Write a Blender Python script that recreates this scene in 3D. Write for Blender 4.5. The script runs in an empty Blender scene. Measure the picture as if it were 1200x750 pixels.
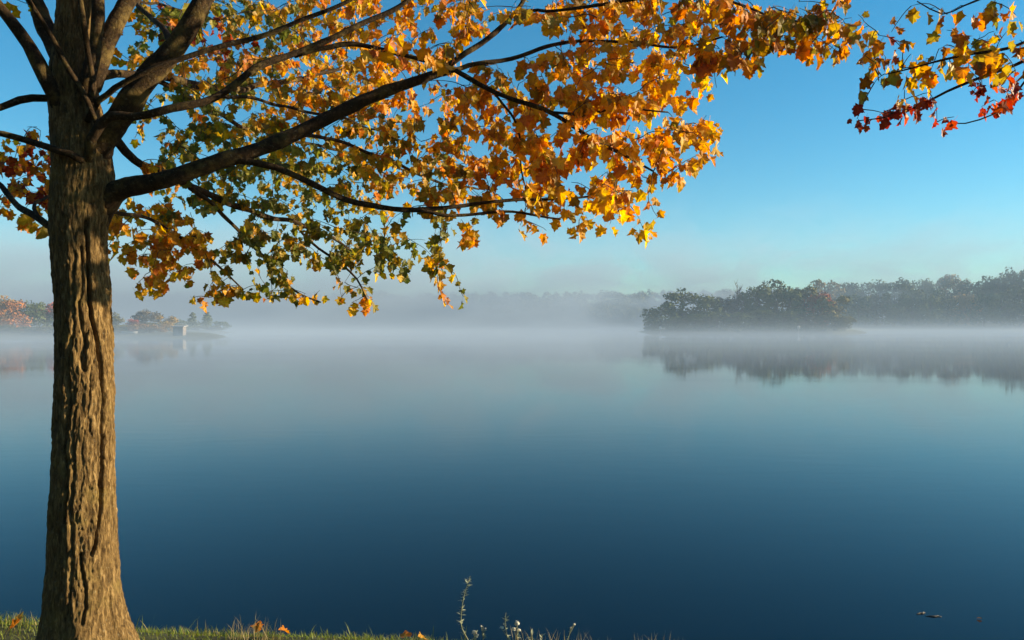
import bpy, math, random
import numpy as np
from mathutils import Vector, noise as mn

random.seed(11)
rng = np.random.default_rng(11)
sc = bpy.context.scene
COL = sc.collection

# ------------------------------------------------------------------ camera
F = 900.0                 # focal length in pixels of the 1200 px wide photograph
HOR = 380.0               # row of the horizon
CZ = 1.6                  # eye height above the lawn
WATER = -1.4
cam_d = bpy.data.cameras.new('camera')
cam_d.sensor_width = 36.0
cam_d.lens = 36.0 * F / 1200.0
cam_d.shift_y = (HOR - 375.0) / 1200.0
cam_d.clip_start = 0.05
cam_d.clip_end = 5000
cam = bpy.data.objects.new('camera', cam_d)
cam.location = (0, 0, CZ)
cam.rotation_euler = (math.radians(90), 0, 0)
COL.objects.link(cam)
sc.camera = cam

# ------------------------------------------------------------------ sky and sun
SUN_EL = math.radians(14)
SUN_AZ = math.radians(86)         # clockwise from +Y (the view direction): square to the right
w = bpy.data.worlds.new('World')
sc.world = w
w.use_nodes = True
wn = w.node_tree
bg = wn.nodes['Background']
sky = wn.nodes.new('ShaderNodeTexSky')
sky.sky_type = 'NISHITA'
sky.sun_disc = False
sky.sun_elevation = SUN_EL
sky.sun_rotation = SUN_AZ
sky.altitude = 200
sky.air_density = 1.0
sky.dust_density = 0.3
sky.ozone_density = 2.2
hs = wn.nodes.new('ShaderNodeHueSaturation')
hs.inputs['Hue'].default_value = 0.483
hs.inputs['Saturation'].default_value = 1.48
hs.inputs['Value'].default_value = 1.0
wn.links.new(sky.outputs[0], hs.inputs['Color'])
tint = wn.nodes.new('ShaderNodeMix')
tint.data_type = 'RGBA'
tint.blend_type = 'MULTIPLY'
tint.inputs[0].default_value = 1.0
tint.inputs[7].default_value = (0.66, 0.99, 1.10, 1)
wn.links.new(hs.outputs[0], tint.inputs[6])
wn.links.new(tint.outputs[2], bg.inputs['Color'])
bg.inputs['Strength'].default_value = 0.062

sd = bpy.data.lights.new('sun', 'SUN')
sd.energy = 5.0
sd.angle = math.radians(0.6)
sd.color = (1.0, 0.79, 0.50)
sun = bpy.data.objects.new('sun', sd)
SUND = Vector((math.sin(SUN_AZ) * math.cos(SUN_EL), math.cos(SUN_AZ) * math.cos(SUN_EL), math.sin(SUN_EL)))
sun.rotation_euler = SUND.to_track_quat('Z', 'Y').to_euler()
sun.location = SUND * 30
COL.objects.link(sun)

vs = sc.view_settings
vs.view_transform = 'Standard'
vs.look = 'None'
vs.gamma = 1
vs.exposure = 1.45
sc.cycles.max_bounces = 8
sc.cycles.transmission_bounces = 4
sc.cycles.transparent_max_bounces = 4
sc.cycles.volume_bounces = 0
sc.cycles.use_denoising = True


# ------------------------------------------------------------------ helpers
def at(px, py, Y):
    """point of the place seen at that spot of the photograph, Y metres out"""
    return np.array([(px - 600.0) / F * Y, Y, CZ - (py - HOR) / F * Y])


def mesh_obj(name, verts, faces, mat=None, parent=None, smooth=False, cols=None):
    me = bpy.data.meshes.new(name)
    me.from_pydata([tuple(map(float, v)) for v in verts], [], faces)
    if cols is not None:
        a = me.color_attributes.new('tint', 'FLOAT_COLOR', 'POINT')
        c = np.ones((len(verts), 4), dtype=np.float32)
        c[:, :3] = np.asarray(cols, dtype=np.float32)
        a.data.foreach_set('color', c.ravel())
    if smooth:
        me.polygons.foreach_set('use_smooth', [True] * len(me.polygons))
    me.update()
    if mat:
        me.materials.append(mat)
    return link(name, me, parent)


def link(name, me, parent=None):
    o = bpy.data.objects.new(name, me)
    COL.objects.link(o)
    if parent:
        o.parent = parent
    return o


def thing(name, loc, label, cat, group=None):
    o = bpy.data.objects.new(name, None)
    o.empty_display_size = 0.2
    o.location = tuple(map(float, loc))
    COL.objects.link(o)
    return tag(o, label, cat, group)


def tag(o, label, cat, group=None):
    o['label'] = label
    o['category'] = cat
    if group:
        o['group'] = group
    return o


class MB:
    def __init__(s):
        s.v, s.f, s.c = [], [], []

    def add(s, v, f, col=None):
        b = len(s.v)
        s.v.extend([tuple(p) for p in v])
        s.f.extend([tuple(i + b for i in q) for q in f])
        if col is not None:
            s.c.extend([col] * len(v))

    def tube(s, pts, rad, n=8, cap=True, col=None):
        pts = np.asarray(pts, float)
        m = len(pts)
        t = np.gradient(pts, axis=0)
        t /= np.linalg.norm(t, axis=1)[:, None] + 1e-9
        up = np.array([0, 0, 1.0]) if abs(t[0][2]) < 0.8 else np.array([0, 1.0, 0])
        u = np.cross(t[0], up)
        u /= np.linalg.norm(u)
        V = []
        for i in range(m):
            u = u - t[i] * np.dot(u, t[i])
            u /= np.linalg.norm(u) + 1e-9
            v = np.cross(t[i], u)
            for k in range(n):
                a = 2 * math.pi * k / n
                V.append(pts[i] + rad[i] * (math.cos(a) * u + math.sin(a) * v))
        Fc = [(i * n + k, i * n + (k + 1) % n, (i + 1) * n + (k + 1) % n, (i + 1) * n + k)
              for i in range(m - 1) for k in range(n)]
        if cap:
            Fc.append(tuple(range(n))[::-1])
            Fc.append(tuple((m - 1) * n + k for k in range(n)))
        s.add(V, Fc, col)

    def box(s, lo, hi, col=None):
        x0, y0, z0 = lo
        x1, y1, z1 = hi
        v = [(x0, y0, z0), (x1, y0, z0), (x1, y1, z0), (x0, y1, z0), (x0, y0, z1), (x1, y0, z1), (x1, y1, z1), (x0, y1, z1)]
        s.add(v, [(3, 2, 1, 0), (4, 5, 6, 7), (0, 1, 5, 4), (1, 2, 6, 5), (2, 3, 7, 6), (3, 0, 4, 7)], col)

    def build(s, name, mat, parent=None, smooth=False):
        return mesh_obj(name, s.v, s.f, mat, parent, smooth, s.c if s.c else None)


def catmull(ctrl, step):
    c = np.asarray(ctrl, float)
    c = np.vstack([2 * c[0] - c[1], c, 2 * c[-1] - c[-2]])
    out = []
    for i in range(1, len(c) - 2):
        p0, p1, p2, p3 = c[i - 1:i + 3]
        n = max(2, int(np.linalg.norm((p2 - p1)[:3]) / step))
        for k in range(n):
            t = k / n
            out.append(0.5 * (2 * p1 + (p2 - p0) * t + (2 * p0 - 5 * p1 + 4 * p2 - p3) * t * t + (3 * p1 - p0 - 3 * p2 + p3) * t ** 3))
    out.append(c[-2])
    return np.array(out)


def nz(x, y, z, sd=0.0):
    return mn.noise(Vector((x + sd, y - sd * 0.7, z + sd * 1.3)))


# ------------------------------------------------------------------ materials
def new_mat(name):
    m = bpy.data.materials.new(name)
    m.use_nodes = True
    nt = m.node_tree
    return m, nt, nt.nodes['Principled BSDF']


def N(nt, typ, **kw):
    n = nt.nodes.new(typ)
    for k, v in kw.items():
        if k in n.inputs:
            n.inputs[k].default_value = v
        else:
            setattr(n, k, v)
    return n


def ramp(nt, stops):
    r = nt.nodes.new('ShaderNodeValToRGB')
    e = r.color_ramp.elements
    while len(e) < len(stops):
        e.new(0.5)
    for i, (p, c) in enumerate(stops):
        e[i].position = p
        e[i].color = (*c, 1)
    return r


def bark_mat(name, dark, mid, lite, sc_=1.0, zs=0.22, bump=0.6, lichen=True):
    m, nt, p = new_mat(name)
    L = nt.links.new
    tc = N(nt, 'ShaderNodeTexCoord')
    mp = N(nt, 'ShaderNodeMapping')
    mp.inputs['Scale'].default_value = (1, 1, zs)
    L(tc.outputs['Object'], mp.inputs[0])
    n1 = N(nt, 'ShaderNodeTexNoise', Scale=38 * sc_, Detail=8, Roughness=0.68, Distortion=0.6)
    L(mp.outputs[0], n1.inputs['Vector'])
    r = ramp(nt, [(0.30, dark), (0.5, mid), (0.72, lite)])
    L(n1.outputs[0], r.inputs[0])
    col = r.outputs[0]
    if lichen:
        n2 = N(nt, 'ShaderNodeTexNoise', Scale=7.0, Detail=6, Roughness=0.7)
        L(tc.outputs['Object'], n2.inputs['Vector'])
        rr = ramp(nt, [(0.52, (0, 0, 0)), (0.66, (1, 1, 1))])
        L(n2.outputs[0], rr.inputs[0])
        mul = N(nt, 'ShaderNodeMath', operation='MULTIPLY')
        mul.inputs[1].default_value = 0.55
        L(rr.outputs[0], mul.inputs[0])
        mx = N(nt, 'ShaderNodeMix', data_type='RGBA')
        L(mul.outputs[0], mx.inputs[0])
        L(col, mx.inputs[6])
        mx.inputs[7].default_value = (0.20, 0.145, 0.045, 1)
        n3 = N(nt, 'ShaderNodeTexNoise', Scale=90, Detail=3)
        L(tc.outputs['Object'], n3.inputs['Vector'])
        r3 = ramp(nt, [(0.63, (0, 0, 0)), (0.70, (1, 1, 1))])
        L(n3.outputs[0], r3.inputs[0])
        mul3 = N(nt, 'ShaderNodeMath', operation='MULTIPLY')
        mul3.inputs[1].default_value = 0.28
        L(r3.outputs[0], mul3.inputs[0])
        mx2 = N(nt, 'ShaderNodeMix', data_type='RGBA')
        L(mul3.outputs[0], mx2.inputs[0])
        L(mx.outputs[2], mx2.inputs[6])
        mx2.inputs[7].default_value = (0.25, 0.24, 0.17, 1)
        col = mx2.outputs[2]
    L(col, p.inputs['Base Color'])
    p.inputs['Roughness'].default_value = 0.92
    p.inputs['Specular IOR Level'].default_value = 0.2
    b = N(nt, 'ShaderNodeBump', Strength=bump, Distance=0.012)
    L(n1.outputs[0], b.inputs['Height'])
    L(b.outputs[0], p.inputs['Normal'])
    return m


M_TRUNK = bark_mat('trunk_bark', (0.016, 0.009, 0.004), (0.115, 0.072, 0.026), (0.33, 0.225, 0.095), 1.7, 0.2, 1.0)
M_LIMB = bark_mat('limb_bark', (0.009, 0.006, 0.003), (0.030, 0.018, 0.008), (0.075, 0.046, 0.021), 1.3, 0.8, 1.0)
M_TWIG, nt, p = new_mat('twig_bark')
p.inputs['Base Color'].default_value = (0.04, 0.026, 0.017, 1)
p.inputs['Roughness'].default_value = 0.8


def leaf_mat(name, trans=0.48, veins=True):
    m, nt, p = new_mat(name)
    L = nt.links.new
    at_ = N(nt, 'ShaderNodeAttribute', attribute_name='tint')
    tc = N(nt, 'ShaderNodeTexCoord')
    n1 = N(nt, 'ShaderNodeTexNoise', Scale=55, Detail=3, Roughness=0.6)
    L(tc.outputs['Object'], n1.inputs['Vector'])
    r = ramp(nt, [(0.3, (0.62, 0.60, 0.55)), (0.6, (1.0, 1.0, 1.0)), (0.8, (1.12, 1.08, 1.0))])
    L(n1.outputs[0], r.inputs[0])
    mx = N(nt, 'ShaderNodeMix', data_type='RGBA', blend_type='MULTIPLY')
    mx.inputs[0].default_value = 1
    L(at_.outputs['Color'], mx.inputs[6])
    L(r.outputs[0], mx.inputs[7])
    L(mx.outputs[2], p.inputs['Base Color'])
    p.inputs['Roughness'].default_value = 0.5
    p.inputs['Specular IOR Level'].default_value = 0.35
    tr = N(nt, 'ShaderNodeBsdfTranslucent')
    g = N(nt, 'ShaderNodeHueSaturation', Saturation=1.1, Value=1.75)
    L(mx.outputs[2], g.inputs['Color'])
    L(g.outputs[0], tr.inputs['Color'])
    ms = N(nt, 'ShaderNodeMixShader')
    ms.inputs[0].default_value = trans
    L(p.outputs[0], ms.inputs[1])
    L(tr.outputs[0], ms.inputs[2])
    L(ms.outputs[0], nt.nodes['Material Output'].inputs['Surface'])
    return m


M_LEAF = leaf_mat('maple_leaf')
M_GRASS = leaf_mat('grass_blade', 0.35)


def crown_mat(name, c1, c2):
    m, nt, p = new_mat(name)
    L = nt.links.new
    tc = N(nt, 'ShaderNodeTexCoord')
    n1 = N(nt, 'ShaderNodeTexNoise', Scale=0.55, Detail=4, Roughness=0.7)
    L(tc.outputs['Object'], n1.inputs['Vector'])
    r = ramp(nt, [(0.38, c1), (0.62, c2)])
    L(n1.outputs[0], r.inputs[0])
    oi = N(nt, 'ShaderNodeObjectInfo')
    h = N(nt, 'ShaderNodeHueSaturation')
    mr = N(nt, 'ShaderNodeMapRange')
    mr.inputs['To Min'].default_value = 0.485
    mr.inputs['To Max'].default_value = 0.515
    L(oi.outputs['Random'], mr.inputs[0])
    L(mr.outputs[0], h.inputs['Hue'])
    L(r.outputs[0], h.inputs['Color'])
    L(h.outputs[0], p.inputs['Base Color'])
    p.inputs['Roughness'].default_value = 0.85
    p.inputs['Specular IOR Level'].default_value = 0.1
    return m


CROWN = {
    'green': crown_mat('crown_green', (0.058, 0.080, 0.026), (0.130, 0.150, 0.048)),
    'olive': crown_mat('crown_olive', (0.07, 0.075, 0.025), (0.13, 0.12, 0.04)),
    'yellow': crown_mat('crown_yellow', (0.13, 0.13, 0.045), (0.24, 0.21, 0.07)),
    'gold': crown_mat('crown_gold', (0.24, 0.15, 0.05), (0.36, 0.22, 0.07)),
    'orange': crown_mat('crown_orange', (0.28, 0.10, 0.03), (0.40, 0.16, 0.045)),
    'red': crown_mat('crown_red', (0.26, 0.055, 0.03), (0.38, 0.09, 0.045)),
    'grey': crown_mat('crown_grey', (0.09, 0.085, 0.07), (0.15, 0.13, 0.10)),
}


def plain(name, c, rough=0.8, var=0.25, scale=8.0):
    m, nt, p = new_mat(name)
    L = nt.links.new
    tc = N(nt, 'ShaderNodeTexCoord')
    n1 = N(nt, 'ShaderNodeTexNoise', Scale=scale, Detail=5, Roughness=0.65)
    L(tc.outputs['Object'], n1.inputs['Vector'])
    r = ramp(nt, [(0.3, tuple(x * (1 - var) for x in c)), (0.7, tuple(min(1, x * (1 + var)) for x in c))])
    L(n1.outputs[0], r.inputs[0])
    L(r.outputs[0], p.inputs['Base Color'])
    p.inputs['Roughness'].default_value = rough
    return m


M_STEM = plain('weed_stem', (0.20, 0.21, 0.11))
M_WEED = plain('weed_leaf', (0.33, 0.36, 0.24))
M_FLOWER = plain('weed_flower', (0.72, 0.68, 0.55), 0.7, 0.1, 60)
M_WHITE = plain('white_paint', (0.45, 0.43, 0.40), 0.6, 0.08, 2)
M_ROOF = plain('hut_roof', (0.30, 0.29, 0.28), 0.7, 0.12, 2)
M_HUT = plain('hut_wall', (0.19, 0.165, 0.15), 0.7, 0.12, 2)
M_DOOR = plain('hut_door', (0.28, 0.25, 0.22), 0.7, 0.12, 2)
M_WOODD = plain('wet_wood', (0.12, 0.10, 0.075), 0.6, 0.4, 14)
M_FARBARK = plain('far_bark', (0.09, 0.07, 0.055), 0.9, 0.3, 3)


def ground_mat():
    m, nt, p = new_mat('turf_and_soil')
    L = nt.links.new
    tc = N(nt, 'ShaderNodeTexCoord')
    n1 = N(nt, 'ShaderNodeTexNoise', Scale=6.0, Detail=8, Roughness=0.7)
    L(tc.outputs['Object'], n1.inputs['Vector'])
    r = ramp(nt, [(0.32, (0.035, 0.028, 0.016)), (0.5, (0.06, 0.065, 0.02)), (0.7, (0.11, 0.10, 0.035))])
    L(n1.outputs[0], r.inputs[0])
    L(r.outputs[0], p.inputs['Base Color'])
    p.inputs['Roughness'].default_value = 0.95
    b = N(nt, 'ShaderNodeBump', Strength=0.6, Distance=0.03)
    L(n1.outputs[0], b.inputs['Height'])
    L(b.outputs[0], p.inputs['Normal'])
    return m


def water_mat():
    m, nt, p = new_mat('lake_water')
    L = nt.links.new
    p.inputs['Base Color'].default_value = (0.001, 0.005, 0.013, 1)
    p.inputs['IOR'].default_value = 1.215
    p.inputs['Roughness'].default_value = 0.055
    tc = N(nt, 'ShaderNodeTexCoord')
    mp = N(nt, 'ShaderNodeMapping')
    mp.inputs['Scale'].default_value = (0.35, 1.0, 1)
    L(tc.outputs['Object'], mp.inputs[0])
    n1 = N(nt, 'ShaderNodeTexNoise', Scale=2.2, Detail=4, Roughness=0.55)
    L(mp.outputs[0], n1.inputs['Vector'])
    n2 = N(nt, 'ShaderNodeTexNoise', Scale=0.18, Detail=3, Roughness=0.5)
    L(mp.outputs[0], n2.inputs['Vector'])
    mu = N(nt, 'ShaderNodeMath', operation='MULTIPLY')
    L(n1.outputs[0], mu.inputs[0])
    L(n2.outputs[0], mu.inputs[1])
    n4 = N(nt, 'ShaderNodeTexNoise', Scale=0.07, Detail=4, Roughness=0.6, Distortion=0.8)
    L(mp.outputs[0], n4.inputs['Vector'])
    rr = ramp(nt, [(0.38, (0.015, 0.015, 0.015)), (0.62, (0.07, 0.07, 0.07))])      # calm and breathed-on patches
    L(n4.outputs[0], rr.inputs[0])
    L(rr.outputs[0], p.inputs['Roughness'])
    b = N(nt, 'ShaderNodeBump', Strength=0.06, Distance=0.05)
    L(mu.outputs[0], b.inputs['Height'])
    L(b.outputs[0], p.inputs['Normal'])
    return m


# ------------------------------------------------------------------ ground, water
def sst(a, b, x):
    t = min(1.0, max(0.0, (x - a) / (b - a)))
    return t * t * (3 - 2 * t)


def edge_y(x):
    return 3.80 - 0.06 * sst(-0.55, -0.05, x) - 0.11 * max(-6, min(6, x)) + 0.05 * nz(x * 1.3, 0, 0, 3.1) + 0.6 * nz(x * 0.02, 2, 1)


def lawn_z(x, y):
    return 0.03 * nz(x * 0.8, y * 0.8, 0, 7) + 0.012 * max(0, -y)


def ground_h(x, y):
    e = edge_y(x)
    if y < e + 14:
        z = lawn_z(x, min(y, e))
        d = y - e
        if d > 0:
            z -= 1.9 * sst(-0.25, 2.4, d) - 1.9 * sst(-0.25, 2.4, 0) + 1.6 * sst(2, 12, d)
        near = z
    else:
        near = -4.0
    w1 = 5 * nz(x * 0.03, y * 0.03, 0, 5)
    left = min(y - 170, -(x + 0.378 * y)) + w1
    right = max(min(y - 262, x - 0.175 * y, 0.46 * y - x), min(y - 385, x - 0.175 * y)) + w1
    far = y - 600 + 30 * nz(x * 0.006, 0, 4) + 0.15 * max(0, x)
    side = abs(x) - 480 + 2 * w1
    h = -4.0
    for s, hi, k in ((left, 6.0, 0.02), (right, 9.0, 0.05), (far, 24.0, 0.12), (side, 22.0, 0.06)):
        if s > -12:
            v = WATER - 2.2 + 3.0 * sst(-12, 6, s) + (min(hi, max(0, s) * k))
            h = max(h, v)
    return max(near, h) if y < e + 14 else h


def axis(lo, hi, dense, step0, grow):
    """positions that are close together near 'dense' and spread out away from it"""
    a, b = dense
    mid = list(np.arange(a, b, step0))
    up, s, x = [], step0, b
    while x < hi:
        up.append(x)
        s *= grow
        x += s
    up.append(hi)
    dn, s, x = [], step0, a
    while x > lo:
        s *= grow
        x -= s
        dn.append(max(lo, x))
    return np.array(sorted(set(dn)) + mid + up)


xs = axis(-900, 900, (-4.5, 4.5), 0.12, 1.09)
ys = np.concatenate([axis(-200, 8, (2.6, 7.2), 0.09, 1.12), axis(8.5, 150, (8.5, 9), 0.6, 1.12)[1:], np.arange(156, 300, 5.0), np.linspace(300, 940, 46)])
ys = np.array(sorted(set(np.round(ys, 3))))
V = [(x, y, ground_h(x, y)) for y in ys for x in xs]
nx = len(xs)
Fc = [(j * nx + i, j * nx + i + 1, (j + 1) * nx + i + 1, (j + 1) * nx + i) for j in range(len(ys) - 1) for i in range(nx - 1)]
g = mesh_obj('ground', V, Fc, ground_mat(), None, True)
g['kind'] = 'structure'

wv = [(x, y, WATER) for y in (3.0, 20, 80, 200, 400, 700, 938) for x in (-898, -300, -60, 0, 60, 300, 898)]
wf = [(j * 7 + i, j * 7 + i + 1, (j + 1) * 7 + i + 1, (j + 1) * 7 + i) for j in range(6) for i in range(6)]
wo = mesh_obj('lake_water', wv, wf, water_mat())
wo['kind'] = 'structure'


# ------------------------------------------------------------------ air: even haze, and the mist lying on the lake
def haze_box(name, lo, hi):
    b = MB()
    b.box(lo, hi)
    m = bpy.data.materials.new(name)
    m.use_nodes = True
    nt = m.node_tree
    nt.nodes.remove(nt.nodes['Principled BSDF'])
    pv = nt.nodes.new('ShaderNodeVolumePrincipled')
    nt.links.new(pv.outputs[0], nt.nodes['Material Output'].inputs['Volume'])
    o = b.build(name, m)
    o['kind'] = 'stuff'
    return o, m, nt, pv


hz, hm, hnt, hpv = haze_box('haze', (-950, -230, -8), (950, 960, 94))
hpv.inputs['Color'].default_value = (0.48, 0.72, 1.0, 1)
hpv.inputs['Density'].default_value = 0.00045

mo, mm, mnt, mpv = haze_box('mist', (-420, 14, WATER + 0.02), (420, 640, 90))
mpv.inputs['Color'].default_value = (0.54, 0.71, 0.95, 1)
L = mnt.links.new
geo = N(mnt, 'ShaderNodeNewGeometry')
sep = N(mnt, 'ShaderNodeSeparateXYZ')
L(geo.outputs['Position'], sep.inputs[0])


def mth(op, a, b=None, c=None):
    n = mnt.nodes.new('ShaderNodeMath')
    n.operation = op
    for i, v in enumerate((a, b, c)):
        if v is None:
            continue
        if isinstance(v, (int, float)):
            n.inputs[i].default_value = v
        else:
            L(v, n.inputs[i])
    return n.outputs[0]


def mrange(v, a, b, lo=0.0, hi=1.0):
    n = mnt.nodes.new('ShaderNodeMapRange')
    n.interpolation_type = 'SMOOTHSTEP'
    n.inputs['From Min'].default_value = a
    n.inputs['From Max'].default_value = b
    n.inputs['To Min'].default_value = lo
    n.inputs['To Max'].default_value = hi
    L(v, n.inputs[0])
    return n.outputs[0]


X_, Y_, Z_ = sep.outputs
zz = mth('SUBTRACT', Z_, WATER)
mp = N(mnt, 'ShaderNodeMapping')
mp.inputs['Scale'].default_value = (0.022, 0.016, 0.09)
L(geo.outputs['Position'], mp.inputs[0])
mn1 = N(mnt, 'ShaderNodeTexNoise', Scale=1.0, Detail=2, Roughness=0.55, Distortion=0.4)
L(mp.outputs[0], mn1.inputs['Vector'])
wisp = mrange(mn1.outputs[0], 0.34, 0.68, 0.15, 1.6)
low = mth('MULTIPLY', mth('EXPONENT', mth('MULTIPLY', zz, -1 / 1.5)), 0.0075)       # clings to the water
mid = mth('MULTIPLY', mth('EXPONENT', mth('MULTIPLY', zz, -1 / 8.0)), 0.0009)       # rises in wisps
mid = mth('MULTIPLY', mid, wisp)
far = mth('MULTIPLY', mth('EXPONENT', mth('MULTIPLY', zz, -1 / 24.0)), 0.0095)      # thick bank over the open middle of the lake
far = mth('MULTIPLY', mth('MULTIPLY', far, mrange(Y_, 230, 420)), mth('MULTIPLY', mrange(X_, 130, -120, 0.0, 1.5), mrange(wisp, 0.0, 1.6, 0.5, 1.2)))
mp2 = N(mnt, 'ShaderNodeMapping')
mp2.inputs['Scale'].default_value = (0.020, 0.012, 0.040)
L(geo.outputs['Position'], mp2.inputs[0])
mn2 = N(mnt, 'ShaderNodeTexNoise', Scale=1.0, Detail=3, Roughness=0.6, Distortion=0.8)
L(mp2.outputs[0], mn2.inputs['Vector'])
plume = mth('MULTIPLY', mth('EXPONENT', mth('MULTIPLY', zz, -1 / 60.0)), 0.017)      # torn drifts that lift off the lake
plume = mth('MULTIPLY', mth('MULTIPLY', plume, mrange(mn2.outputs[0], 0.43, 0.60)), mrange(Y_, 350, 480))
near = mth('MULTIPLY', mrange(Y_, 15, 85), mrange(X_, -80, -25, 2.4, 1.0))
den = mth('MULTIPLY', mth('ADD', mth('MULTIPLY', mth('ADD', low, mid), near), mth('ADD', far, plume)), mrange(Z_, 89, 30))
den = mth('MULTIPLY', den, mth('MULTIPLY', mrange(Y_, 638, 600), mth('MULTIPLY', mrange(X_, -418, -360), mrange(X_, 418, 360))))
L(den, mpv.inputs['Density'])
mm.cycles.volume_step_rate = 0.8 if hasattr(mm, 'cycles') and hasattr(mm.cycles, 'volume_step_rate') else 1
sc.cycles.volume_step_rate = 1.0
sc.cycles.volume_max_steps = 256


# ------------------------------------------------------------------ maple leaf shape
HALF = [(0.0, 0.0), (0.18, -0.06), (0.42, -0.02), (0.38, 0.12), (0.43, 0.23), (0.50, 0.32), (0.63, 0.45), (0.50, 0.52), (0.40, 0.58), (0.30, 0.57),
        (0.33, 0.69), (0.30, 0.78), (0.16, 0.84), (0.0, 1.02)]


def leaf_shape(seed):
    """a five-lobed maple leaf in its own plane: base at the origin, tip towards +y, bent and folded"""
    r = random.Random(seed)
    out = [HALF[0]]
    for (x, y) in HALF[1:-1]:
        out.append((x * r.uniform(0.80, 1.16), y + r.uniform(-0.05, 0.05)))
    out.append((r.uniform(-0.06, 0.06), HALF[-1][1] * r.uniform(0.92, 1.06)))
    for (x, y) in HALF[-2:0:-1]:
        out.append((-x * r.uniform(0.80, 1.16), y + r.uniform(-0.05, 0.05)))
    fold, curl, tw = r.uniform(0.05, 0.60), r.uniform(-0.15, 0.85), r.uniform(-0.5, 0.5)
    pts = [(0.0, 0.33)] + out

    def bend(x, y):
        return (x * (1 - 0.25 * fold), y - 0.12 * curl * y * y, fold * abs(x) - curl * y * y * 0.6 + tw * x * y + 0.05 * math.sin(9 * y + 7 * x))
    V = [bend(*q) for q in pts]
    n = len(out)
    Fc = [(0, 1 + k, 1 + (k + 1) % n) for k in range(n)]
    b = len(V)                                            # petiole
    V += [(-0.016, 0.0, 0.0), (0.016, 0.0, 0.0), (0.011, -0.5, 0.10), (-0.011, -0.5, 0.10)]
    Fc.append((b, b + 3, b + 2, b + 1))
    return np.array(V), Fc


LEAFS = [leaf_shape(100 + i) for i in range(14)]
PAL = {
    'orange': [(0.60, 0.22, 0.016), (0.66, 0.29, 0.022), (0.55, 0.17, 0.015), (0.66, 0.34, 0.03)],
    'gold': [(0.70, 0.40, 0.03), (0.72, 0.47, 0.05), (0.68, 0.35, 0.02), (0.62, 0.43, 0.05)],
    'green': [(0.13, 0.15, 0.03), (0.17, 0.19, 0.035), (0.10, 0.12, 0.028), (0.27, 0.25, 0.04)],
    'olive': [(0.26, 0.21, 0.035), (0.33, 0.25, 0.04), (0.21, 0.16, 0.03), (0.40, 0.25, 0.03)],
    'red': [(0.26, 0.022, 0.016), (0.19, 0.016, 0.014), (0.33, 0.040, 0.016), (0.38, 0.060, 0.016)],
    'brown': [(0.36, 0.13, 0.02), (0.30, 0.10, 0.02), (0.44, 0.18, 0.02), (0.30, 0.17, 0.025)],
}
MIX = {   # colour letter of a patch of canopy -> chances
    'O': [('orange', .38), ('gold', .46), ('brown', .06), ('olive', .10)],
    'Y': [('gold', .72), ('orange', .20), ('olive', .08)],
    'G': [('green', .66), ('olive', .26), ('gold', .08)],
    'M': [('olive', .40), ('gold', .26), ('orange', .20), ('green', .14)],
    'D': [('brown', .34), ('olive', .34), ('orange', .26), ('green', .06)],
    'R': [('orange', .45), ('red', .35), ('brown', .20)],
    'C': [('red', 1.0)],
}
VARIANTS = {}


def leaf_cols(c, n, r):
    """one leaf: paler along the middle, browner and blotched at the lobe tips"""
    c = np.array(c, float)
    out = np.tile(c, (n, 1))
    rim = c * np.array([0.80, 0.62, 0.55])
    for i in range(n):
        if i == 0:
            out[i] = c * 1.18 + np.array([0.02, 0.025, 0.0])
        else:
            k = max(0.0, r.gauss(0.35, 0.35))
            out[i] = c + (rim - c) * min(1.2, k)
    return out




def pick_col(letter, r):
    u, s = r.random(), 0
    for k, pz in MIX[letter]:
        s += pz
        if u <= s:
            return k
    return MIX[letter][0][0]


def leaf_mesh(ck, ci, si):
    key = (ck, ci, si)
    if key not in VARIANTS:
        V, Fc = LEAFS[si]
        me = bpy.data.meshes.new('leaf')
        me.from_pydata([tuple(v) for v in V], [], Fc)
        a = me.color_attributes.new('tint', 'FLOAT_COLOR', 'POINT')
        c = np.ones((len(V), 4), dtype=np.float32)
        c[:, :3] = leaf_cols(PAL[ck][ci], len(V), random.Random(hash((ci, si)) & 255))
        a.data.foreach_set('color', c.ravel())
        me.materials.append(M_LEAF)
        VARIANTS[key] = me
    return VARIANTS[key]


# ------------------------------------------------------------------ the maple: skeleton
TY = 3.6                                              # distance of the trunk


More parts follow.
